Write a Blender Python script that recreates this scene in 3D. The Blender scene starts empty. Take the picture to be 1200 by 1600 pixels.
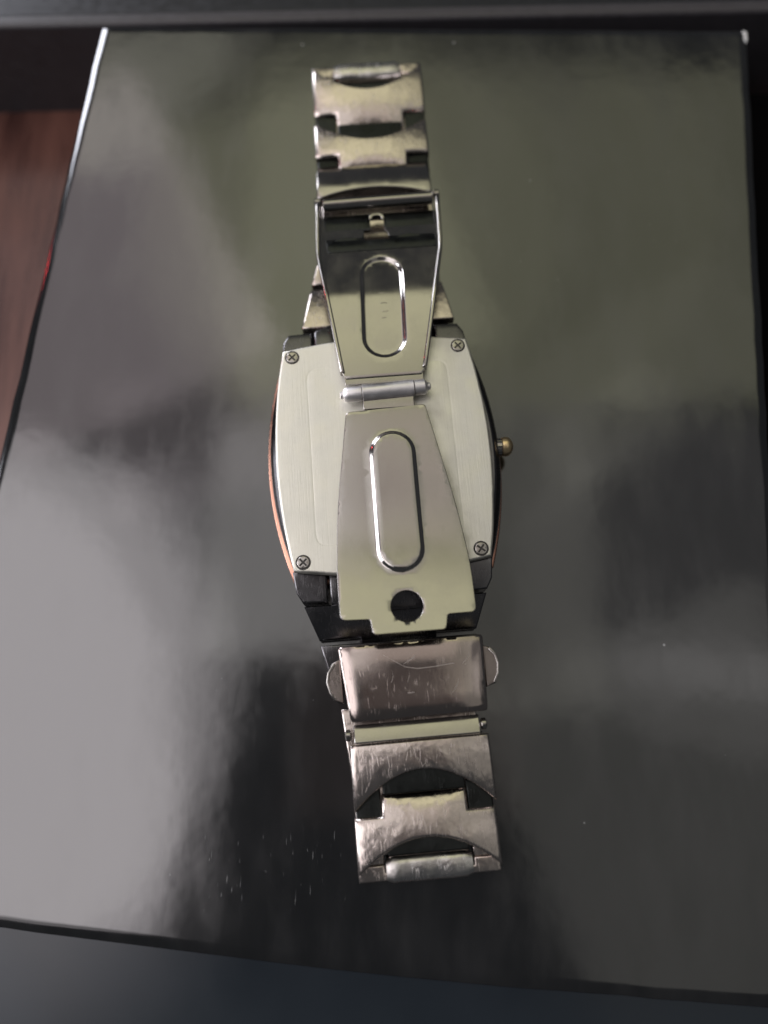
import bpy, bmesh, math, random
from mathutils import Vector, Matrix
from mathutils.geometry import delaunay_2d_cdt

random.seed(7)
SC = bpy.context.scene
COL = SC.collection
MM = 0.001

# ------------------------------------------------------------------ camera
TH = math.radians(14.3)
DIST = 0.140
cam = bpy.data.cameras.new('camera')
cam.sensor_fit = 'VERTICAL'; cam.sensor_height = 36.0; cam.lens = 26.0
cam.clip_start = 0.002; cam.clip_end = 50.0
cam.dof.use_dof = True; cam.dof.focus_distance = 0.1305; cam.dof.aperture_fstop = 6.2
camo = bpy.data.objects.new('camera', cam); COL.objects.link(camo)
camo.location = (0, -DIST * math.sin(TH), DIST * math.cos(TH))
camo.rotation_euler = (TH, 0, 0)
SC.camera = camo

# ------------------------------------------------------------------ world, exposure
w = bpy.data.worlds.new('World'); SC.world = w; w.use_nodes = True
bg = w.node_tree.nodes['Background']
bg.inputs[0].default_value = (0.88, 0.93, 1.0, 1); bg.inputs[1].default_value = 0.055
vs = SC.view_settings
vs.view_transform = 'Standard'; vs.look = 'None'; vs.exposure = 0.0; vs.gamma = 1.0
vs.use_curve_mapping = False
SC.cycles.use_denoising = True
SC.cycles.max_bounces = 8
SC.cycles.sample_clamp_indirect = 6.0

# ------------------------------------------------------------------ lamps: added overhead panels that shape reflections; window and LED at left
def panel(name, x0, x1, y0, y1, rad, col, h=0.9, rot=0.0, spread=180, tilt=(0, 0), shape='RECTANGLE'):
    """An added overhead area light at height h; x, y in units of h; rad = its radiance."""
    l = bpy.data.lights.new(name, 'AREA'); l.shape = shape
    l.size = (x1 - x0) * h; l.size_y = (y1 - y0) * h
    l.energy = rad * math.pi * l.size * l.size_y * (math.pi / 4 if shape == 'ELLIPSE' else 1)
    l.color = col; l.spread = math.radians(spread)
    o = bpy.data.objects.new(name, l); COL.objects.link(o)
    o.location = ((x0 + x1) / 2 * h, (y0 + y1) / 2 * h, h)
    o.rotation_euler = (math.radians(tilt[0]), math.radians(tilt[1]), math.radians(rot))
    return o
def wall_lamp(name, loc, size, rad, col, target=(0, 0, 0)):
    l = bpy.data.lights.new(name, 'AREA'); l.shape = 'RECTANGLE'
    l.size, l.size_y = size
    l.energy = rad * math.pi * l.size * l.size_y; l.color = col
    o = bpy.data.objects.new(name, l); COL.objects.link(o)
    o.location = loc
    o.rotation_euler = (Vector(target) - Vector(loc)).to_track_quat('-Z', 'Y').to_euler()
    return o
OLIVE = (1.0, 0.985, 0.66)
panel('olive_panel', -0.24, 0.80, 0.44, 1.13, 0.34, OLIVE, rot=0)  # olive lights added to stand for the wall mirrored in the box
panel('olive_panel_b', -0.42, 0.30, 0.40, 1.22, 0.09, OLIVE, rot=20, h=0.91, shape='ELLIPSE')
panel('olive_panel_d', -0.44, 0.46, 0.38, 1.24, 0.07, OLIVE, rot=20, h=0.90, shape='ELLIPSE')
panel('olive_panel_e', -0.46, 0.62, 0.36, 1.26, 0.06, OLIVE, rot=20, h=0.89, shape='ELLIPSE')
panel('olive_panel_c', -0.33, 0.12, 0.48, 1.06, 0.34, OLIVE, rot=18, h=0.92)
panel('olive_panel_f', -0.62, -0.27, 0.92, 1.24, 0.62, (1.0, 0.98, 0.78), rot=10, h=0.90)
panel('mauve_panel', -0.78, -0.30, 0.40, 1.05, 0.72, (1.0, 0.86, 0.89), rot=28, h=0.93)
panel('mauve_panel_b', -0.46, -0.12, 0.27, 0.50, 0.26, (1.0, 0.86, 0.89), rot=12, h=0.935)
panel('ceiling_fill', -1.00, -0.30, -0.44, 0.33, 0.45, (1.0, 0.935, 0.965))  # stacked lights added for the bright ceiling patch mirrored at lower left
panel('ceiling_fill_e', -1.25, -0.30, -0.75, 0.36, 0.62, (1.0, 0.935, 0.965), h=0.92, shape='ELLIPSE')
panel('ceiling_fill_b', -1.30, -0.25, -0.55, 0.42, 0.66, (1.0, 0.935, 0.96), h=0.94, shape='ELLIPSE')
panel('ceiling_fill_d', -1.10, -0.22, -0.42, 0.40, 0.50, (1.0, 0.95, 0.95), h=0.97, shape='ELLIPSE')
panel('ceiling_fill_c', -0.28, -0.05, 0.03, 0.41, 0.85, (1.0, 0.96, 0.94), h=0.95)
panel('dim_panel', 0.21, 0.71, -0.50, 0.08, 0.20, (1.0, 0.97, 0.88), rot=22)  # dim lights added to tone the right side of the box reflection
panel('pale_panel', 0.37, 0.62, -0.03, 0.04, 0.28, (1.0, 0.96, 0.97), rot=-6, h=0.88)
panel('dim_panel_b', 0.10, 0.335, -0.05, 0.44, 0.24, (1.0, 0.97, 0.84), h=0.96)
panel('dim_panel_f', 0.25, 0.49, 0.345, 0.455, 0.22, (1.0, 0.97, 0.80), h=0.955, rot=38)
panel('dim_panel_c', 0.00, 0.70, 0.32, 0.56, 0.08, (1.0, 0.96, 0.84), h=0.97, rot=33)
panel('dim_panel_e', 0.20, 1.00, -0.12, 0.42, 0.13, (1.0, 0.95, 0.92), h=0.99, shape='ELLIPSE')
panel('warm_panel', -0.05, 0.12, 0.10, 0.43, 0.47, (1.0, 0.88, 0.80), h=0.98)  # added so the lower blade mirrors a warm tone
panel('brown_panel', -0.14, 0.20, -0.20, 0.06, 0.05, (1.0, 0.70, 0.60), h=0.98)  # added for the dim brown mirrored in the clasp cover
wall_lamp('window', (-1.25, 1.62, 0.60), (0.62, 0.85), 12.0, (0.88, 0.90, 1.0))
wall_lamp('window_b', (-1.5, 0.02, 0.50), (0.9, 0.75), 7.0, (0.93, 0.93, 1.0))
led = bpy.data.lights.new('red_led', 'POINT'); led.shadow_soft_size = 0.0055; led.energy = 0.08; led.color = (1.0, 0.05, 0.06)
lo = bpy.data.objects.new('red_led', led); COL.objects.link(lo); lo.location = (-0.32, 0.215, 0.045)

# ------------------------------------------------------------------ materials
def nodes(name):
    m = bpy.data.materials.new(name); m.use_nodes = True
    nt = m.node_tree; b = nt.nodes['Principled BSDF']
    return m, nt, b
def N(nt, t, **kw):
    n = nt.nodes.new(t)
    for k, v in kw.items():
        if k.startswith('i_'): n.inputs[k[2:].replace('_', ' ')].default_value = v
        else: setattr(n, k, v)
    return n
def coords(nt, scale=(1, 1, 1), rot=(0, 0, 0)):
    tc = N(nt, 'ShaderNodeTexCoord'); mp = N(nt, 'ShaderNodeMapping')
    mp.inputs['Scale'].default_value = [s * 1000 for s in scale]
    mp.inputs['Rotation'].default_value = rot
    nt.links.new(tc.outputs['Object'], mp.inputs[0]); return mp.outputs[0]
def noise(nt, vec, scale, detail=3, rough=0.5):
    n = N(nt, 'ShaderNodeTexNoise'); n.inputs['Scale'].default_value = scale
    n.inputs['Detail'].default_value = detail; n.inputs['Roughness'].default_value = rough
    nt.links.new(vec, n.inputs['Vector']); return n.outputs['Fac']
def remap(nt, v, a, b, c, d, smooth=False):
    n = N(nt, 'ShaderNodeMapRange'); n.clamp = True
    if smooth: n.interpolation_type = 'SMOOTHSTEP'
    for i, x in zip(('From Min', 'From Max', 'To Min', 'To Max'), (a, b, c, d)): n.inputs[i].default_value = x
    nt.links.new(v, n.inputs['Value']); return n.outputs[0]
def math_(nt, op, a, b=None):
    n = N(nt, 'ShaderNodeMath', operation=op)
    for i, x in enumerate((a, b)):
        if x is None: continue
        if isinstance(x, (int, float)): n.inputs[i].default_value = x
        else: nt.links.new(x, n.inputs[i])
    return n.outputs[0]
def mixc(nt, f, a, b):
    n = N(nt, 'ShaderNodeMix', data_type='RGBA')
    if isinstance(f, (int, float)): n.inputs[0].default_value = f
    else: nt.links.new(f, n.inputs[0])
    for i, x in ((6, a), (7, b)):
        if isinstance(x, tuple): n.inputs[i].default_value = (*x, 1)
        else: nt.links.new(x, n.inputs[i])
    return n.outputs[2]

def steel(name, col, rough, wear=0.5, brush=None, bump=0.4, grime=0.35, dent=0.0, sparse=0.0):
    m, nt, b = nodes(name)
    b.inputs['Metallic'].default_value = 1.0
    v = coords(nt)
    big = noise(nt, v, 0.22, 3); fine = noise(nt, v, 1.3, 4, 0.65)
    # hairline scratches: contour lines of stretched, warped noise, let through only in patches
    def hair(stretch, ang, eps, lo):
        c = coords(nt, stretch, (0, 0, ang))
        n = N(nt, 'ShaderNodeTexNoise'); n.inputs['Scale'].default_value = 1.0; n.inputs['Detail'].default_value = 1.5
        n.inputs['Distortion'].default_value = 0.4; nt.links.new(c, n.inputs['Vector'])
        line = remap(nt, math_(nt, 'ABSOLUTE', math_(nt, 'SUBTRACT', n.outputs['Fac'], 0.5)), 0.0, eps, 1, 0)
        gate = remap(nt, noise(nt, coords(nt, (1, 1, 1), (0, 0, ang * 3)), 0.45, 2), lo + sparse, lo + sparse + 0.10, 0, 1)
        return math_(nt, 'MULTIPLY', line, gate)
    sc = math_(nt, 'MAXIMUM', hair((1.3, 0.10, 1), 0.30, 0.022, 0.48), hair((0.9, 0.14, 1), 1.25, 0.018, 0.52))
    sc = math_(nt, 'MAXIMUM', sc, hair((1.1, 0.16, 1), -0.75, 0.016, 0.54))
    r = math_(nt, 'ADD', remap(nt, big, 0.3, 0.7, rough * 0.75, rough * 1.3), math_(nt, 'MULTIPLY', sc, 0.22 * wear))
    nt.links.new(r, b.inputs['Roughness'])
    dirt = remap(nt, fine, 0.55, 0.75, 0, grime)
    dark = tuple(c * 0.45 for c in col)
    nt.links.new(mixc(nt, dirt, col, dark), b.inputs['Base Color'])
    h = math_(nt, 'ADD', math_(nt, 'MULTIPLY', fine, 0.30), math_(nt, 'MULTIPLY', sc, -0.6 * wear))
    if dent:
        h = math_(nt, 'ADD', h, math_(nt, 'MULTIPLY', noise(nt, v, 0.32, 2), dent))
    if brush:
        h = math_(nt, 'ADD', h, math_(nt, 'MULTIPLY', noise(nt, coords(nt, brush), 1.0, 3, 0.7), 1.2))
    bp = N(nt, 'ShaderNodeBump'); bp.inputs['Strength'].default_value = bump
    bp.inputs['Distance'].default_value = 0.00004
    nt.links.new(h, bp.inputs['Height']); nt.links.new(bp.outputs[0], b.inputs['Normal'])
    return m
M = {}
M['polished'] = steel('polished_steel', (0.44, 0.415, 0.39), 0.15, 0.25, bump=0.15, grime=0.05)
M['worn'] = steel('worn_steel', (0.64, 0.565, 0.52), 0.185, 0.55, bump=0.5, grime=0.30, dent=5.5)
M['brushed'] = steel('brushed_steel', (0.83, 0.81, 0.725), 0.50, 0.3, brush=(4.0, 0.08, 1), bump=0.5, grime=0.08)
M['tube'] = steel('satin_steel', (0.86, 0.83, 0.83), 0.40, 0.5, bump=0.3, grime=0.2)
M['dark'] = steel('tarnish_shade_steel', (0.040, 0.043, 0.042), 0.32, 0.7, bump=0.5, grime=0.6)  # dark steel; its near-black colour also stands in for shade between links
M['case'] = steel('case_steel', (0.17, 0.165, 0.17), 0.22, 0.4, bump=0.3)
M['cover'] = steel('scratched_cover_steel', (0.46, 0.395, 0.365), 0.13, 0.6, bump=0.4, grime=0.10, dent=1.0, sparse=0.06)
M['button'] = steel('button_steel', (0.30, 0.26, 0.24), 0.30, 0.5, bump=0.3)
M['barrel'] = steel('worn_barrel_steel', (0.66, 0.635, 0.61), 0.27, 0.8, bump=0.8, grime=0.65, dent=6.0)
M['scratch'] = steel('bright_scratch_steel', (0.50, 0.45, 0.42), 0.45, 0.0, bump=0.2, grime=0.3)
M['gold'] = steel('gold_plate', (1.0, 0.76, 0.44), 0.30, 0.3, bump=0.3)
M['rose'] = steel('rose_gold_plate', (0.62, 0.33, 0.24), 0.26, 0.3, bump=0.3, grime=0.2)

def simple(name, col, rough, ior=1.5, metal=0.0, trans=0.0, nscale=0.5):
    m, nt, b = nodes(name)
    v = coords(nt); n = noise(nt, v, nscale, 4)
    nt.links.new(mixc(nt, n, tuple(c * 0.8 for c in col), tuple(min(1, c * 1.2) for c in col)), b.inputs['Base Color'])
    nt.links.new(remap(nt, n, 0.3, 0.7, rough * 0.8, rough * 1.25), b.inputs['Roughness'])
    b.inputs['IOR'].default_value = ior; b.inputs['Metallic'].default_value = metal
    b.inputs['Transmission Weight'].default_value = trans
    return m
M['stone'] = simple('crown_stone', (0.35, 0.33, 0.33), 0.12, 1.7)
M['crystal'] = simple('watch_crystal', (0.02, 0.02, 0.025), 0.05, 1.7)
M['slot'] = simple('screw_slot_shadow', (0.05, 0.045, 0.04), 0.5)
M['panel'] = simple('dark_mat_gloss', (0.026, 0.034, 0.043), 0.20, 1.52, nscale=0.05)
M['ledge'] = simple('ledge_plastic', (0.012, 0.013, 0.018), 0.35, 1.5)
M['ledge_rim'] = simple('ledge_rim_plastic', (0.06, 0.055, 0.06), 0.4, 1.5)

def box_material():
    m, nt, b = nodes('glossy_black_laminate')
    v = coords(nt)
    cloud = noise(nt, v, 0.035, 4, 0.55)
    smear = noise(nt, coords(nt, (1.0, 0.35, 1), (0, 0, 0.25)), 0.11, 4, 0.6)
    speck = N(nt, 'ShaderNodeTexVoronoi'); speck.inputs['Scale'].default_value = 0.085
    nt.links.new(v, speck.inputs['Vector'])
    dust = remap(nt, speck.outputs['Distance'], 0.012, 0.028, 0.6, 0)
    gate = remap(nt, noise(nt, v, 0.05, 1), 0.50, 0.56, 0, 1)
    dust = math_(nt, 'MULTIPLY', dust, gate)
    sp2 = N(nt, 'ShaderNodeTexVoronoi'); sp2.inputs['Scale'].default_value = 0.32
    nt.links.new(v, sp2.inputs['Vector'])
    d2 = math_(nt, 'MULTIPLY', remap(nt, sp2.outputs['Distance'], 0.02, 0.05, 0.22, 0), remap(nt, noise(nt, v, 0.09, 3), 0.52, 0.66, 0, 1))
    dust = math_(nt, 'MAXIMUM', dust, d2)
    # scratches near the front edge: short strokes along y, only inside a worn patch
    st = noise(nt, coords(nt, (3.6, 0.26, 1), (0, 0, -0.16)), 1.0, 1)
    st2 = noise(nt, coords(nt, (1.0, 0.5, 1), (0, 0, -0.1)), 0.5, 2)
    geo = N(nt, 'ShaderNodeTexCoord'); sep = N(nt, 'ShaderNodeSeparateXYZ')
    nt.links.new(geo.outputs['Object'], sep.inputs[0])
    def bump_at(out, c, r):
        return remap(nt, math_(nt, 'ABSOLUTE', math_(nt, 'SUBTRACT', out, c)), r * 0.5, r, 1, 0, True)
    patch = math_(nt, 'MULTIPLY', bump_at(sep.outputs[0], -0.020, 0.018), bump_at(sep.outputs[1], -0.0625, 0.008))
    strokes = math_(nt, 'MULTIPLY', remap(nt, st, 0.69, 0.75, 0, 0.40), remap(nt, st2, 0.47, 0.53, 0, 1))
    strokes = math_(nt, 'MULTIPLY', strokes, patch)
    marks = math_(nt, 'MAXIMUM', dust, strokes)
    haze = remap(nt, smear, 0.4, 0.75, 0.0, 0.022)
    basec = mixc(nt, haze, (0.006, 0.006, 0.0065), (0.6, 0.58, 0.58))
    nt.links.new(mixc(nt, math_(nt, 'MULTIPLY', marks, 0.7), basec, (0.75, 0.75, 0.75)), b.inputs['Base Color'])
    rr = math_(nt, 'ADD', remap(nt, cloud, 0.35, 0.7, 0.08, 0.125), remap(nt, smear, 0.48, 0.75, 0.0, 0.09))
    nt.links.new(math_(nt, 'ADD', rr, math_(nt, 'MULTIPLY', marks, 0.4)), b.inputs['Roughness'])
    b.inputs['IOR'].default_value = 2.2
    bp = N(nt, 'ShaderNodeBump'); bp.inputs['Strength'].default_value = 0.25; bp.inputs['Distance'].default_value = 0.0004
    nt.links.new(math_(nt, 'ADD', cloud, math_(nt, 'MULTIPLY', smear, 0.10)), bp.inputs['Height'])
    nt.links.new(bp.outputs[0], b.inputs['Normal'])
    return m
M['box'] = box_material()
M['chip'] = simple('bare_board', (0.75, 0.74, 0.72), 0.6)
M['table_shade'] = simple('matte_black_shade', (0.006, 0.0055, 0.006), 1.0, 1.05)  # black colour standing in for shade on the table
M['box_edge'] = simple('worn_box_edge', (0.05, 0.05, 0.055), 0.25, 2.0)

def wood_material():
    m, nt, b = nodes('varnished_brown_wood')
    g = noise(nt, coords(nt, (0.10, 0.012, 1), (0, 0, 0.25)), 1.0, 5, 0.6)
    cr = mixc(nt, remap(nt, g, 0.35, 0.68, 0, 1), (0.040, 0.014, 0.012), (0.21, 0.09, 0.066))
    nt.links.new(cr, b.inputs['Base Color'])
    nt.links.new(remap(nt, g, 0.3, 0.7, 0.22, 0.34), b.inputs['Roughness'])
    b.inputs['IOR'].default_value = 1.6
    return m
M['wood'] = wood_material()

# ------------------------------------------------------------------ mesh helpers (all sizes in millimetres)
def link(name, me, mat, parent=None, bevel=0.0, seg=2, smooth=True, angle=32):
    o = bpy.data.objects.new(name, me); COL.objects.link(o)
    if mat: me.materials.append(mat)
    if smooth:
        for p in me.polygons: p.use_smooth = True
        me.set_sharp_from_angle(angle=math.radians(angle))
    if bevel:
        md = o.modifiers.new('bevel', 'BEVEL'); md.width = bevel * MM; md.segments = seg
        md.limit_method = 'ANGLE'; md.angle_limit = math.radians(angle); md.harden_normals = False
        wn = o.modifiers.new('normals', 'WEIGHTED_NORMAL'); wn.keep_sharp = False; wn.weight = 60
        me.attributes.remove(me.attributes['sharp_edge']) if 'sharp_edge' in me.attributes else None
    if parent: o.parent = parent
    return o
def from_bm(bm, name):
    bmesh.ops.scale(bm, vec=(MM, MM, MM), verts=bm.verts)
    me = bpy.data.meshes.new(name); bm.to_mesh(me); bm.free(); return me
def inside(p, poly):
    x, y = p; c = False; n = len(poly); j = n - 1
    for i in range(n):
        xi, yi = poly[i]; xj, yj = poly[j]
        if (yi > y) != (yj > y) and x < (xj - xi) * (y - yi) / (yj - yi) + xi: c = not c
        j = i
    return c
def near(p, pts, d):
    return any((p[0] - q[0]) ** 2 + (p[1] - q[1]) ** 2 < d * d for q in pts)
def offset_in(pts, b):
    """Polygon moved inward by b (pts counter-clockwise); negative b moves it outward."""
    out = []; n = len(pts)
    for i in range(n):
        p, a, c = Vector(pts[i]), Vector(pts[i - 1]), Vector(pts[(i + 1) % n])
        e1, e2 = (p - a).normalized(), (c - p).normalized()
        n1, n2 = Vector((-e1.y, e1.x)), Vector((-e2.y, e2.x))
        k = max(0.35, 1 + n1.dot(n2)); out.append(tuple(p + (n1 + n2) / k * b))
    return out
def ccw(pts):
    a = sum(pts[i - 1][0] * pts[i][1] - pts[i][0] * pts[i - 1][1] for i in range(len(pts)))
    return list(pts) if a > 0 else list(pts)[::-1]
def plate(name, outline, thick, mat, parent, zf=None, loops=(), holes=(), lines=(), grid=0, bevel=0.15, seg=3, drop=None, angle=48):
    """A plate with rounded rims: outline polygon at height zf, relief loops (polygon, dz) nested from outside in, holes, crease lines."""
    zf = zf or (lambda x, y: 0.0)
    drop = bevel if drop is None else drop
    def dense(pts):
        if not grid: return list(pts)
        out = []
        for i, p in enumerate(pts):
            q = pts[(i + 1) % len(pts)]; k = max(1, round(math.dist(p[:2], q[:2]) / (grid * 0.9)))
            out += [(p[0] + (q[0] - p[0]) * j / k, p[1] + (q[1] - p[1]) * j / k) for j in range(k)]
        return out
    outline = ccw(dense(outline)); loops = [(dense(l), d) for l, d in loops]
    holes = [ccw(h)[::-1] for h in holes]
    rims = [(outline, offset_in(outline, bevel))] + [(h, offset_in(h, bevel * 0.6)) for h in holes]
    V, E, DZ = [], [], []
    def add(pts, closed, dz):
        s = len(V); n = len(pts)
        for p in pts: V.append(Vector(p[:2])); DZ.append(dz)
        for i in range(n if closed else n - 1): E.append((s + i, s + (i + 1) % n))
        return s
    def region(p):
        d = 0.0
        for l, dz in loops:
            if inside(p, l): d = dz
        return d
    starts = [add(inner, True, 0.0) for _, inner in rims]
    for l, dz in loops: add(l, True, dz)
    for l in lines: add(l, False, None)
    inn, hin = rims[0][1], [r[1] for r in rims[1:]]
    if grid:
        fixed = [tuple(v) for v in V]
        xs = [p[0] for p in inn]; ys = [p[1] for p in inn]
        x = min(xs) + grid / 2
        while x < max(xs):
            y = min(ys) + grid / 2
            while y < max(ys):
                if inside((x, y), inn) and not any(inside((x, y), h) for h in hin) and not near((x, y), fixed, grid * 0.5):
                    V.append(Vector((x, y))); DZ.append(None)
                y += grid
            x += grid
    r = delaunay_2d_cdt(V, E, [], 0, 1e-5)
    vo, fo, orig = r[0], r[2], r[3]
    new = {}
    for i, ks in enumerate(orig):
        for k in ks: new[k] = i
    bm = bmesh.new(); top = []
    for i, v in enumerate(vo):
        dz = next((DZ[k] for k in orig[i] if DZ[k] is not None), None)
        if dz is None: dz = region((v.x, v.y))
        top.append(bm.verts.new((v.x, v.y, zf(v.x, v.y) + dz)))
    for f in fo:
        c = sum((vo[k] for k in f), Vector((0, 0))) / len(f)
        if inside(c, inn) and not any(inside(c, h) for h in hin): bm.faces.new([top[k] for k in f])
    # rounded rim, side wall and underside
    for (full, inner), st in zip(rims, starts):
        n = len(full); rows = [[top[new[st + i]] for i in range(n)]]
        for k in range(1, seg + 1):
            a = math.pi / 2 * k / seg; u = math.sin(a); d = 1 - math.cos(a)
            rows.append([bm.verts.new((inner[i][0] + (full[i][0] - inner[i][0]) * u, inner[i][1] + (full[i][1] - inner[i][1]) * u, zf(*full[i]) - drop * d)) for i in range(n)])
        rows.append([bm.verts.new((*full[i], zf(*full[i]) - thick)) for i in range(n)])
        for a, b in zip(rows, rows[1:]):
            for i in range(n):
                q = [a[i], b[i], b[(i + 1) % n], a[(i + 1) % n]]
                if len(set(q)) == 4: bm.faces.new(q)
    bot = {}
    for i, v in enumerate(vo):
        bot[i] = bm.verts.new((v.x, v.y, zf(v.x, v.y) - thick))
    for f in fo:
        c = sum((vo[k] for k in f), Vector((0, 0))) / len(f)
        if inside(c, inn) and not any(inside(c, h) for h in hin): bm.faces.new([bot[k] for k in f][::-1])
    for v in [v for v in bm.verts if not v.link_faces]: bm.verts.remove(v)
    o = link(name, from_bm(bm, name), mat, parent, 0.0, angle=angle)
    wn = o.modifiers.new('normals', 'WEIGHTED_NORMAL'); wn.keep_sharp = True; wn.weight = 50
    return o
def box(name, x0, x1, y0, y1, z0, z1, mat, parent, bevel=0.2, seg=2):
    bm = bmesh.new()
    bmesh.ops.create_cube(bm, size=1)
    for v in bm.verts:
        v.co = Vector(((x0 + x1) / 2 + v.co.x * (x1 - x0), (y0 + y1) / 2 + v.co.y * (y1 - y0), (z0 + z1) / 2 + v.co.z * (z1 - z0)))
    bmesh.ops.recalc_face_normals(bm, faces=bm.faces)
    return link(name, from_bm(bm, name), mat, parent, bevel, seg)
def loft(name, rings, mat, parent, bevel=0.0, cap=(True, True), smooth=True, seg=2):
    bm = bmesh.new(); R = [[bm.verts.new(p) for p in r] for r in rings]
    n = len(R[0])
    for a, b in zip(R, R[1:]):
        for i in range(n): bm.faces.new((a[i], a[(i + 1) % n], b[(i + 1) % n], b[i]))
    if cap[0]: bm.faces.new(R[0][::-1])
    if cap[1]: bm.faces.new(R[-1])
    bmesh.ops.recalc_face_normals(bm, faces=bm.faces)
    return link(name, from_bm(bm, name), mat, parent, bevel, seg, smooth)
def rod(name, p0, p1, prof, mat, parent, n=28, knurl=0.0, bevel=0.0):
    """A turned piece from p0 to p1; prof = [(t, radius)]."""
    p0, p1 = Vector(p0), Vector(p1); ax = (p1 - p0); q = ax.to_track_quat('Z', 'Y').to_matrix()
    rings = []
    for t, r in prof:
        rings.append([p0 + ax * t + q @ Vector((math.cos(a) * rr, math.sin(a) * rr, 0))
                      for i in range(n) for a in [2 * math.pi * i / n] for rr in [r * (1 - knurl * (i % 2) if 0.12 < t < 0.8 else 1)]])
    return loft(name, rings, mat, parent, bevel)
def stadium(cx0, y0, cx1, y1, r, n=14, shrink=0.0):
    """Slot outline from (cx0,y0) top to (cx1,y1) bottom end centres."""
    r -= shrink; out = []
    for i in range(n + 1):
        a = math.pi * i / n; out.append((cx0 + r * math.cos(a), y0 + r * math.sin(a)))
    for i in range(n + 1):
        a = math.pi + math.pi * i / n; out.append((cx1 + r * math.cos(a), y1 + r * math.sin(a)))
    return out
def round_poly(pts, rad, n=4):
    out = []; k = len(pts)
    for i, p in enumerate(pts):
        r = rad[i] if isinstance(rad, (list, tuple)) else rad
        p = Vector(p); a = Vector(pts[i - 1]); b = Vector(pts[(i + 1) % k])
        if r <= 0: out.append(tuple(p)); continue
        da = (a - p); db = (b - p); t = min(r, da.length * 0.45, db.length * 0.45)
        s, e = p + da.normalized() * t, p + db.normalized() * t
        for j in range(n + 1):
            u = j / n; out.append(tuple((1 - u) ** 2 * s + 2 * u * (1 - u) * p + u * u * e))
    return out
def tag(o, label=None, cat=None, kind=None, group=None):
    if label: o['label'] = label
    if cat: o['category'] = cat
    if kind: o['kind'] = kind
    if group: o['group'] = group
    return o
def empty(name, loc=(0, 0, 0), rz=0.0):
    o = bpy.data.objects.new(name, None); o.empty_display_size = 0.01; COL.objects.link(o)
    o.location = loc; o.rotation_euler.z = rz; return o

# ------------------------------------------------------------------ setting: table
TZ = -26.0
t = box('table_top', -420, 420, -320, 480, TZ - 25, TZ, M['wood'], None, bevel=2)
tag(t, 'brown varnished wooden table top under the black box', 'table', kind='structure')

# ------------------------------------------------------------------ glossy black box the watch lies on
gb = empty('glossy_box', (0, 0, TZ * MM))
tag(gb, 'glossy black box with worn edges carrying the face-down wristwatch', 'box')
quad = [(-82.3, -69.3), (-40, -74.0), (0, -78.5), (67.2, -83.4), (82.7, 113.2), (-64.4, 114.6)]
lid_out = round_poly(quad, [2.0, 30, 30, 2.0, 1.6, 1.6], 5)
rj = random.Random(11); jit = []
for i, p in enumerate(lid_out):
    q = lid_out[(i + 1) % len(lid_out)]; k = max(1, int(math.dist(p, q) / 5.0))
    for j in range(k):
        a = 0.13 if k > 1 else 0.0
        jit.append((p[0] + (q[0] - p[0]) * j / k + rj.uniform(-a, a), p[1] + (q[1] - p[1]) * j / k + rj.uniform(-a, a)))
lid = plate('lid', jit, 9, M['box'], gb, bevel=2.3, drop=0.9, seg=6)
tip = plate('worn_corner', [(81.5, 112.9), (82.4, 112.7), (82.3, 110.4), (81.9, 109.6), (81.4, 110.5)], 0.6, M['chip'], gb, bevel=0.12)
tip.location.z = (-TZ - 0.15) * MM
lid.location.z = -TZ * MM
base_out = [(x * 0.988, 15 + (y - 15) * 0.988) for x, y in lid_out]
bs = plate('base', base_out, 16.6, M['box_edge'], gb, bevel=0.5)
bs.location.z = (-TZ - 9.3) * MM

# dark things just beyond and in front of the box
pn = plate('dark_mat', [(-200, -200), (200, -200), (200, -92), (-200, -60)], 3, M['panel'], None, bevel=0.4)
pn.location.z = (TZ + 3.05) * MM
tag(pn, 'dark blue-grey glossy mat under the front edge of the black box', 'mat')
ck = plate('shade_sheet', [(69.5, -88), (200, -90), (200, 116), (85.5, 114.5)], 6, M['table_shade'], None, grid=12, zf=lambda x, y: 0.5 * math.sin(x * 0.11 + y * 0.05), bevel=0.6)  # black sheet added where the table right of the box lies in shade
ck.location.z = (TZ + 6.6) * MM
tag(ck, 'added matte black sheet in place of the shaded table right of the glossy box', 'table_shade')
lg = empty('dark_ledge', (0, 0, TZ * MM))
tag(lg, 'black ledge with a paler rim running behind the far edge of the box', 'ledge')
ly = lambda x, d: (x, 117.1 + 0.0266 * x + d)
lb = plate('ledge_body', [ly(-220, 3.7), ly(220, 3.7), ly(220, 60), ly(-220, 60)], 23, M['ledge'], lg, bevel=0.8); lb.location.z = 24 * MM
lr = plate('rim', [ly(-220, 0), ly(220, 0), ly(220, 3.5), ly(-220, 3.5)], 25, M['ledge_rim'], lg, bevel=0.8); lr.location.z = 25 * MM

# ------------------------------------------------------------------ the wristwatch
watch = empty('wristwatch', (-0.0001, 0.00929, 0), math.radians(4.6))
tag(watch, 'steel bracelet wristwatch lying face down with its folding clasp open across the case back', 'wristwatch')

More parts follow.
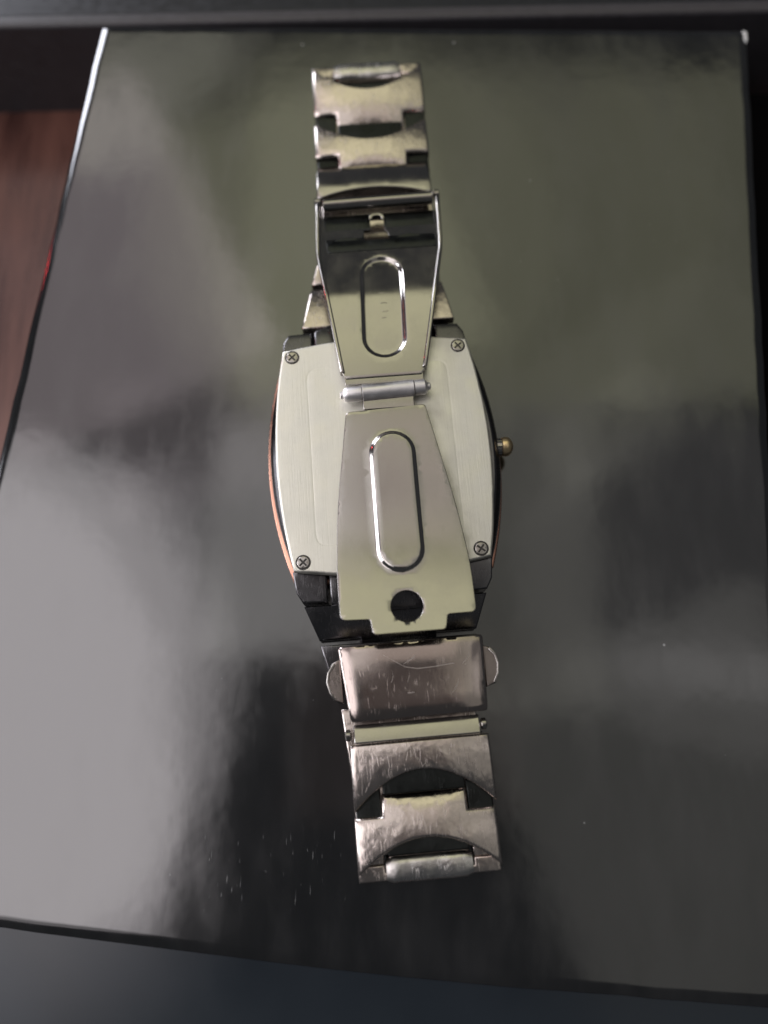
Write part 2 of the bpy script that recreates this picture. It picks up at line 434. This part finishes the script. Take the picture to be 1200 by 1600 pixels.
def tonneau(hx, cx, hy, cy, n=14, m=10):
    """Barrel outline: half width hx at the middle and cx at the corners; half length hy at the middle and cy at the corners."""
    pts = []
    for i in range(n): s = -1 + 2 * i / n; pts.append((hx - (hx - cx) * s * s, cy * s))
    for i in range(m): s = 1 - 2 * i / m; pts.append((cx * s, hy - (hy - cy) * s * s))
    for i in range(n): s = 1 - 2 * i / n; pts.append((-hx + (hx - cx) * s * s, cy * s))
    for i in range(m): s = -1 + 2 * i / m; pts.append((cx * s, -hy + (hy - cy) * s * s))
    return pts
def ring(off, z):
    return [(x, y, z) for x, y in tonneau(21.9 + off, 18.2 + off, 23.2 + off, 21.7 + off)]
case = loft('case_body', [ring(-0.9, 2.5), ring(-0.65, 3.0), ring(-0.6, 4.6), ring(-0.95, 6.3), ring(-1.7, 7.4), ring(-2.1, 7.7)], M['case'], watch, bevel=0.2)
bz = loft('bezel', [ring(-4.5, 0.6), ring(-1.3, 0.35), ring(-0.3, 0.7), ring(0.15, 1.5), ring(0.0, 2.3), ring(-0.7, 2.6)], M['rose'], case, bevel=0.1)
case.location.x = 0.3 * MM; bz.location.x = -0.12 * MM
cr = loft('crystal', [ring(-4.7, 0.02), ring(-4.6, 0.58)], M['crystal'], case)
# case back with a faint engraved frame
frame = lambda hx, hy, r: round_poly([(-hx, -hy), (hx, -hy), (hx, hy), (-hx, hy)], r, 4)
back = plate('case_back', tonneau(19.5, 17.3, 22.5, 20.9), 1.4, M['brushed'], watch,
             loops=[(frame(13.3, 17.0, 2.2), 0.0), (frame(13.15, 16.85, 2.1), -0.035), (frame(12.9, 16.6, 2.0), -0.035), (frame(12.75, 16.45, 1.9), 0.0)],
             grid=2.2, bevel=0.5, seg=4)
back.location.z = 9.0 * MM
for i, (sx, sy) in enumerate(((-15.55, 19.45), (15.55, 19.45), (15.55, -19.45), (-15.55, -19.45))):
    rim = [(1.28 * math.cos(a), 1.28 * math.sin(a)) for a in [2 * math.pi * k / 28 for k in range(28)]]
    def cross(a, b): return [(-a, -b), (-b, -b), (-b, -a), (b, -a), (b, -b), (a, -b), (a, b), (b, b), (b, a), (-b, a), (-b, b), (-a, b)]
    slot, slot_i = cross(0.86, 0.17), cross(0.82, 0.12)
    well = plate('screw_well', [(x * 1.06, y * 1.06) for x, y in rim], 0.3, M['slot'], back, bevel=0.03)
    well.location = (sx * MM, sy * MM, 0.02 * MM)
    s = plate('screw', [(x * 0.86, y * 0.86) for x, y in rim], 0.5, M['polished'], back, loops=[(slot, 0.0), (slot_i, -0.28)], bevel=0.10)
    s.location = (sx * MM, sy * MM, 0.13 * MM); s.rotation_euler.z = (0.7, 2.2, 0.9, 0.75)[i]
# crown
crown = rod('crown', (20.3, 0.3, 4.8), (22.9, 0.2, 4.8), [(0, 1.2), (0.2, 1.4), (0.3, 1.62), (0.9, 1.62), (1.0, 1.45)], M['polished'], watch, n=36, knurl=0.07)
rod('crown_cap', (21.9, 0.22, 4.9), (24.3, 0.16, 4.9), [(0, 1.3), (0.12, 1.7), (0.4, 1.85), (0.62, 1.75), (0.80, 1.35), (0.93, 0.8), (1.0, 0.2)], M['gold'], crown, n=36, knurl=0.05)
# lugs
for sx in (-1, 1):
    for sy in (-1, 1):
        pts = [(sx * 11.9, sy * 20.5), (sx * 17.8, sy * 20.5), (sx * 17.4, sy * 24.2), (sx * 16.4, sy * 26.0), (sx * 11.9, sy * 26.2)]
        lug = plate('lug', pts, 4.6, M['case'], watch, zf=lambda x, y: -0.10 * (abs(y) - 20.5) ** 1.2, grid=1.6, bevel=0.3)
        lug.location.z = 6.2 * MM

# --- bracelet: the layer on the table, from each end of the case out to the fold
def flat_link(name, y0, y1, w0, w1, c0, c1, z, mat=None, fall=0.0):
    s = 1 if y1 > y0 else -1
    pts = [(c0 - w0, y0), (c0 - 6.9, y0), (c0 - 6.9, y0 - 0), (c0 + w0, y0), (c1 + w1, y1), (c1 + 6.8, y1), (c1 + 6.8, y1 + s * 2.2), (c1 - 6.8, y1 + s * 2.2), (c1 - 6.8, y1), (c1 - w1, y1)]
    pts = [p for i, p in enumerate(pts) if i != 2]
    cy = (y0 + y1) / 2
    o = plate(name, pts, 2.2, mat or M['worn'], watch, zf=lambda x, y: -0.012 * (y - cy) ** 2 - fall * abs(y - y0), grid=2.2, bevel=0.3)
    o.location.z = z * MM
    return o
for sgn in (1, -1):
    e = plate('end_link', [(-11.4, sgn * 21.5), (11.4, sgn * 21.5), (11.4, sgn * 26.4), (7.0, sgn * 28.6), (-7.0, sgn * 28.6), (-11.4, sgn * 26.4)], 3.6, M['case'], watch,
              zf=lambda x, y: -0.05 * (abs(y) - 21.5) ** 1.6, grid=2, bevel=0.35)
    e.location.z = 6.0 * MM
flat_link('bracelet_link', 27.6, 36.8, 14.9, 13.1, 1.2, 1.5, 4.9, None, 0.16)
flat_link('bracelet_link', 38.0, 46.0, 12.9, 11.5, 1.5, 2.7, 3.2)
flat_link('bracelet_link', 46.6, 58.4, 11.5, 11.5, 2.8, 3.3, 2.6)
flat_link('bracelet_link', 59.4, 71.4, 11.5, 11.5, 3.3, 3.4, 2.4)
flat_link('bracelet_link', 72.4, 84.4, 11.5, 11.5, 3.4, 3.4, 2.4)
flat_link('bracelet_link', -26.7, -32.6, 16.2, 14.0, 0.0, 0.0, 5.4, M['case'], 0.36)  # darker steel puts the shade and dark reflection here into the colour
flat_link('bracelet_link', -33.6, -43.6, 13.8, 11.8, 0.0, 0.3, 3.9, M['case'], 0.14)  # darker steel again in place of shade
flat_link('bracelet_link', -44.6, -56.2, 11.6, 11.6, 0.6, 1.7, 2.6)
flat_link('bracelet_link', -57.2, -67.6, 11.6, 11.6, 1.8, 2.0, 2.4)

# --- bracelet: the upper layer of shaped links (concave at one end, tongue at the other)
W, TW = 11.8, 7.15
def shaped_link(x, y, z, rz, rx=0.0, sh=-3.7, te=-7.3, sag=5.3, core=5.6):
    pts = [(-W, sh), (-TW, sh), (-TW, te), (TW, te), (TW, sh), (W, sh)]
    for i in range(25):
        q = W - 2 * W * i / 24; pts.append((q, sag * (q / W) ** 2))
    tong = lambda q: te + 0.4 + 1.9 * (1 - (q / TW) ** 2)
    def link_z(px, py):
        v = -0.017 * (py - 0.5) ** 2 - 0.0048 * px * px
        if abs(px) <= TW + 0.01 and py < tong(px): v -= 0.27 * (tong(px) - py)
        return v
    lines = [[(TW * 0.95 * (i / 8 - 1), tong(TW * 0.95 * (i / 8 - 1))) for i in range(17)]]
    o = plate('bracelet_link', pts, 2.3, M['worn'], watch, zf=link_z, lines=lines, grid=1.3, bevel=0.5, seg=4)
    o.location = (x * MM, y * MM, z * MM); o.rotation_euler = (rx, 0, rz)
    box('hinge_core', -6.8, 6.8, te + 0.7, core, -3.0, -2.0, M['dark'], o, bevel=0.25)  # dark filler that blackens the shaded gap at the tongue
    for s in (-1, 1):
        box('hinge_knuckle', s * 9.4 - 2.15, s * 9.4 + 2.15, sh - 4.6, sh + 0.6, -2.7, -1.7, M['dark'], o, bevel=0.3)  # dark filler for the shaded gap beside the shoulder
    return o
R = math.radians
def fold_link(x, y, z, rz):
    """A link standing on edge where the bracelet turns under itself; origin at its hinge, +y outward."""
    o = plate('bracelet_link', [(-W, -1.0), (-TW - 0.3, -1.0), (-TW - 0.3, -3.4), (-W + 0.6, -1.6)][:2] + [(-TW - 0.3, 0.2), (TW + 0.3, 0.2), (TW + 0.3, -1.0), (W, -1.0), (W, 1.5), (-W, 1.5)], 2.6, M['worn'], watch, grid=1.6, bevel=0.3)
    o.location = (x * MM, y * MM, (z - 0.5) * MM); o.rotation_euler.z = rz
    rings = []
    for k in range(15):
        xx = -TW + 2 * TW * k / 14
        e = 1.0 if 0 < k < 14 else 0.8
        ring_ = []
        for i in range(20):
            a = 2 * math.pi * i / 20
            ring_.append((xx, -0.1 + 2.05 * e * math.copysign(abs(math.cos(a)) ** 0.65, math.cos(a)), -0.5 + 1.35 * e * math.copysign(abs(math.sin(a)) ** 0.75, math.sin(a)) + 0.16 * math.sin(xx * 1.3)*0.4))
        rings.append(ring_)
    loft('hinge_tongue', rings, M['barrel'], o)
    for sx in (-1, 1):
        pts = [(sx * (TW + 0.35), -1.05), (sx * W, -1.05), (sx * W, -0.6 + 0.0), (sx * W, -0.9), (sx * (TW + 0.35), -4.2)]
        pts = [(sx * (TW + 0.35), -1.05), (sx * (W - 0.1), -1.05), (sx * (W - 0.1), -1.6), (sx * (TW + 0.35), -5.0)]
        g = plate('shoulder', pts, 1.6, M['worn'], o, bevel=0.2); g.location.z = -0.2 * MM
    return o
shaped_link(3.4, 83.3, 4.9, R(-0.5), R(3), sh=-5.5, te=-9.7, core=2.6, sag=6.4)
shaped_link(3.05, 69.8, 5.9, R(-0.5), R(-3))
fold_link(3.5, 89.7, 3.1, R(-0.5))          # turns down at the far fold
shaped_link(2.0, -65.9, 5.4, R(180.3), R(3), core=2.6)
fold_link(2.0, -71.0, 3.2, R(180.3))         # turns down at the near fold

# end link beside the upper blade
pts = [(-11.6, -4.2)] + [(-11.6 + 23.2 * i / 16, -4.2 + 1.9 * (1 - (i / 8 - 1) ** 2)) for i in range(1, 16)] + [(11.6, -4.2), (11.4, 5.4), (-11.4, 5.4)]
o = plate('bracelet_link', pts, 2.6, M['polished'], watch, zf=lambda x, y: -0.045 * (y + 2.2) ** 2 - 0.002 * x * x, grid=1.3, bevel=0.3, seg=3)
o.location = (2.65 * MM, 58.9 * MM, 7.2 * MM); o.rotation_euler.z = R(-0.6)
# end link beside the clasp cover: straight at the top, arched below
pts = [(-11.85, 0.0), (11.85, 0.0)][::-1]
pts = [(11.7, 4.6), (-11.7, 4.6)] + [(-11.85 + 23.7 * i / 24, -0.1 - 6.2 * (i / 12 - 1) ** 2) for i in range(25)]
o = plate('bracelet_link', pts, 2.4, M['worn'], watch, zf=lambda x, y: -0.020 * (y - 1.5) ** 2 - 0.0042 * x * x, grid=1.3, bevel=0.38, seg=3)
o.location = (2.07 * MM, -55.1 * MM, 6.5 * MM); o.rotation_euler.z = R(0.4)
box('hinge_core', -6.9, 6.9, -3.8, 2.5, -2.6, -1.6, M['dark'], o, bevel=0.25)  # dark filler for the shaded gap under the arch

# ------------------------------------------------------------------ clasp
def zup(x, y):      # upper blade: flat over the case back, then bent down towards the links
    d = max(0.0, y - 27.5)
    return 11.2 - 0.025 * d * d if d < 4 else 11.2 - 0.4 - 0.2 * (d - 4)
cu = lambda y: 0.55 + 0.047 * y      # its centre line
def hw(y):
    if y > 40: return 12.0
    return 7.4 + (y - 13.5) * (11.6 - 7.4) / 25.0
ys = [13.4, 14.4, 20, 26, 32, 38.5, 40.5, 45, 50.3]
left = [(cu(y) - (hw(y) if y > 13.9 else 6.9), y) for y in ys]
right = [(cu(y) + (hw(y) if y > 13.9 else 6.9), y) for y in ys]
up_out = left[::-1] + right
def slotloops(c0, y0, c1, y1, r, d):
    prof = [(0.0, 0.0), (0.22, 0.14), (0.5, 0.6), (0.75, 0.9), (1.0, 1.0)]
    return [(stadium(c0, y0, c1, y1, r, shrink=s), d * k) for s, k in prof]
Thole = [(1.2, 49.2), (1.2, 46.2), (-0.2, 46.2), (-0.2, 43.6), (4.6, 43.6), (4.6, 45.4), (3.9, 46.2), (3.9, 49.2)]
ub = plate('clasp_blade', up_out, 0.7, M['polished'], watch, zf=zup,
           loops=slotloops(2.45, 35.2, 1.9, 21.2, 4.25, -0.62), holes=[Thole], grid=1.0, bevel=0.10)
tag(ub, 'upper folding blade with a recessed oval slot')
# folded lips along the blade's sides
def lip(side):
    prof = []
    for k in range(19):
        y = 14.6 + (52.6 - 14.6) * k / 18
        x = cu(y) + side * (hw(min(y, 50)) - 0.05)
        hgt = 0.55 if y < 40 else 0.55 + 0.1 * (y - 40)
        prof.append((x, y, zup(x, y), hgt))
    rings = []
    for x, y, z, h in prof:
        rings.append([(x - 0.42, y, z - 1.4), (x + 0.42, y, z - 1.4), (x + 0.42, y, z + h - 0.2), (x + 0.2, y, z + h), (x - 0.2, y, z + h), (x - 0.42, y, z + h - 0.2)])
    return loft('side_lip', rings, M['polished'], ub, bevel=0.06)
lip(-1); lip(1)
# worn dimples, latch tongue and bracket under the bar
for cx in (-3.6, 8.6):
    pts = [(cx + 2.6 * math.cos(a), 43.6 + 0.9 * math.sin(a)) for a in [2 * math.pi * k / 20 for k in range(20)]]
    d = plate('bracket_pad', pts, 0.5, M['dark'], ub, bevel=0.12); d.location.z = (zup(0, 43.6) + 0.12) * MM
box('latch_tongue', 1.5, 5.2, 42.3, 42.9, zup(0, 43) - 0.3, zup(0, 43) + 0.35, M['case'], ub, bevel=0.2)
bk = plate('bracket', [(-7.6, 40.9), (13.6, 40.9), (13.9, 50.6), (-7.9, 50.6)], 0.5, M['dark'], ub, zf=lambda x, y: zup(x, y) + 0.1 + 0.35 * math.sin((y - 41) * 1.05),
           holes=[Thole], grid=1.2, bevel=0.1)
arch = [(1.0, 48.6), (1.2, 49.5), (1.9, 49.9), (3.2, 49.9), (3.9, 49.5), (4.1, 48.6), (3.6, 48.6), (3.4, 49.2), (3.0, 49.4), (2.1, 49.4), (1.7, 49.2), (1.5, 48.6)]
ar = plate('latch_arch', arch, 0.5, M['polished'], ub, bevel=0.1); ar.location.z = (zup(0, 49) + 0.75) * MM
# faint stamped marks in the recessed slot
for k, (mx, my, rr) in enumerate(((2.3, 28.3, 0.75), (2.5, 27.0, 0.7), (2.2, 25.3, 0.55), (2.2, 31.0, 0.6))):
    pts = []
    for j in range(9):
        a = math.pi * (0.15 + 0.7 * j / 8) + (math.pi if k % 2 else 0); pts.append((mx + rr * math.cos(a), my + 0.5 * rr * math.sin(a)))
    for j in range(8, -1, -1):
        a = math.pi * (0.15 + 0.7 * j / 8) + (math.pi if k % 2 else 0); pts.append((mx + (rr - 0.16) * math.cos(a), my + (0.5 * rr - 0.16) * math.sin(a)))
    sm = plate('stamped_mark', pts, 0.1, M['polished'], ub, bevel=0.03); sm.location.z = (zup(0, my) - 0.60 + 0.03) * MM
# hinge tube between the clasp and the links
rod('spring_bar', (-7.9, 52.7, 7.5), (14.1, 52.9, 7.5), [(0, 1.0), (0.01, 1.25), (0.99, 1.25), (1, 1.0)], M['polished'], watch)
sb = bpy.data.objects['spring_bar']
rod('pin_head', (-9.6, 53.4, 7.6), (-8.2, 53.4, 7.6), [(0, 0.55), (0.15, 0.9), (0.85, 0.9), (1, 0.6)], M['polished'], sb)
rod('pin_head', (14.3, 53.5, 7.6), (15.5, 53.5, 7.6), [(0, 0.6), (0.15, 0.9), (0.85, 0.9), (1, 0.55)], M['polished'], sb)

# middle hinge
hg = rod('clasp_hinge', (-3.05, 10.45, 10.9), (6.45, 10.75, 10.9), [(0, 1.35), (0.012, 1.55), (0.988, 1.55), (1, 1.35)], M['tube'], watch)
rod('hinge_knuckle', (-3.15, 10.45, 10.9), (-7.1, 10.3, 10.9), [(0, 1.42), (0.62, 1.42), (0.76, 1.25), (0.84, 0.95), (0.86, 0.72), (0.96, 0.68), (1.0, 0.4)], M['tube'], hg)
rod('hinge_knuckle', (6.55, 10.75, 10.9), (9.5, 10.85, 10.9), [(0, 1.42), (0.62, 1.42), (0.76, 1.1), (0.80, 0.75), (0.95, 0.7), (1.0, 0.4)], M['tube'], hg)
box('hinge_leaf', -3.0, 6.2, 7.2, 9.4, 10.6, 11.0, M['polished'], hg, bevel=0.12)
box('hinge_leaf', -6.0, 8.4, 12.2, 13.9, 10.4, 10.9, M['polished'], hg, bevel=0.12)

# lower blade
cl = lambda y: 1.1 - 0.022 * y
def zlow(x, y):
    d = max(0.0, -8.0 - y); return 11.0 + 0.0053 * d * d
side = [(7.2, 7.2), (10.4, -11.6), (11.35, -22.5), (11.3, -30.6)]
lo_pts = [(cl(7.2) - 7.2, 7.0), (cl(-11.6) - 10.4, -11.6), (cl(-22) - 11.35, -22.5), (cl(-30) - 11.3, -30.5),
          (cl(-30) - 6.4, -30.7), (cl(-30) - 6.1, -33.3), (cl(-30) + 5.9, -33.3), (cl(-30) + 6.4, -30.8),
          (cl(-30) + 11.2, -30.8), (cl(-22) + 11.5, -22.5), (cl(-11.6) + 10.5, -11.6), (cl(7.2) + 7.2, 7.5)]
lo_out = round_poly(lo_pts, [0.8, 6, 6, 1.0, 0.5, 0.7, 0.7, 0.5, 1.0, 6, 6, 0.6], 4)
hole = [(1.6 + 2.7 * math.cos(a), -28.95 + 2.7 * math.sin(a)) for a in [2 * math.pi * k / 36 for k in range(36)]]
lblade = plate('clasp_blade', lo_out, 0.75, M['polished'], watch, zf=zlow,
               loops=slotloops(1.5, -1.4, 1.4, -18.9, 4.25, 0.62), holes=[hole], grid=1.0, bevel=0.16, seg=3)
tag(lblade, 'lower folding blade with a raised oval rib and a round hole')

# clasp cover with push buttons
cv = empty('clasp_cover', (0, 0, 0)); cv.parent = watch
cov = [(-10.6, -34.35), (-9.15, -46.9), (13.7, -46.7), (14.2, -34.1)]
def cover_z(x, y):
    hw_ = 12.4 + (y + 34.3) * 0.08; u = abs((x - 1.85) / hw_); v = abs((y + 40.5) / 6.3)
    return 9.1 - 0.5 * min(1.1, u ** 8) - (0.42 * min(1.1, v ** 6) if y < -40.5 else 0.30 * min(1.1, v ** 2.6) + 0.15 * min(1.1, v ** 8)) - 0.05 * u * u
cover = plate('cover_plate', round_poly(cov, 0.6, 3), 3.4, M['cover'], cv, zf=cover_z, grid=0.6, bevel=0.25, seg=3)
# hairline scratches across the cover
rs = random.Random(4)
paths = [[(-3.0, -36.3), (-1.0, -37.6), (0.6, -38.6), (2.6, -39.0), (5.5, -38.9), (8.5, -38.6), (10.8, -38.9)]]
for _ in range(6):
    x, y = rs.uniform(-2, 11.5), rs.uniform(-43.5, -37); a = rs.choice((0.5, -0.7, 1.3, 0.1, 2.2)) + rs.uniform(-0.3, 0.3); L = rs.uniform(0.8, 3.2)
    paths.append([(x + math.cos(a) * L * t + 0.15 * math.sin(t * 5 + a), y + math.sin(a) * L * t * 0.8) for t in (-0.5, -0.25, 0, 0.25, 0.5)])
for p in paths:
    p = [q for q in p if -45.5 < q[1] < -35.6]
    if len(p) < 2: continue
    n = len(p); wd = [0.02 + 0.045 * math.sin(math.pi * (k + 0.3) / (n - 0.4)) for k in range(n)]
    a = [(x - 0.3 * wd[k], y + wd[k], cover_z(x, y) + 0.004) for k, (x, y) in enumerate(p)]
    b = [(x + 0.3 * wd[k], y - wd[k], cover_z(x, y) + 0.004) for k, (x, y) in enumerate(p)]
    loft('scratch', [[(*q[:2], q[2]), (*r[:2], r[2]), (*r[:2], r[2] - 0.05), (*q[:2], q[2] - 0.05)] for q, r in zip(a, b)], M['scratch'], cv)
for s, pts in ((-1, [(-10.3, -36.3), (-11.6, -36.9), (-12.6, -38.4), (-12.9, -40.0), (-12.5, -41.8), (-11.7, -43.2), (-10.2, -43.7)]),
               (1, [(14.0, -35.9), (15.3, -36.3), (16.2, -37.4), (16.6, -39.0), (16.4, -40.8), (15.6, -42.4), (14.0, -42.9)])):
    b_ = plate('push_button', pts, 1.7, M['button'], cv, bevel=0.3); b_.location.z = 7.4 * MM
    ins = []
    for x, y in pts: ins.append((x, y))
    outer = ins; inner = [(x - s * 0.42, -39.8 + (y + 39.8) * 0.90) for x, y in ins]
    rimp = outer[1:-1] + inner[1:-1][::-1]
    rm = plate('button_rim', rimp, 0.5, M['polished'], b_, bevel=0.12); rm.location.z = 0.35 * MM
# flat bar joining the cover to the bracelet
jb = box('joining_bar', -10.6, 10.6, -1.55, 1.55, -1.6, 0, M['polished'], watch, bevel=0.2)
jb.location = (1.7 * MM, -48.75 * MM, 6.7 * MM); jb.rotation_euler = (R(-16), 0, R(0.3))
for x in (-11.6, 11.2):
    rod('pin_head', (x - 0.45, 0, -0.5), (x + 0.6, 0, -0.5), [(0, 0.6), (0.2, 0.95), (0.8, 0.95), (1, 0.6)], M['polished'], jb)
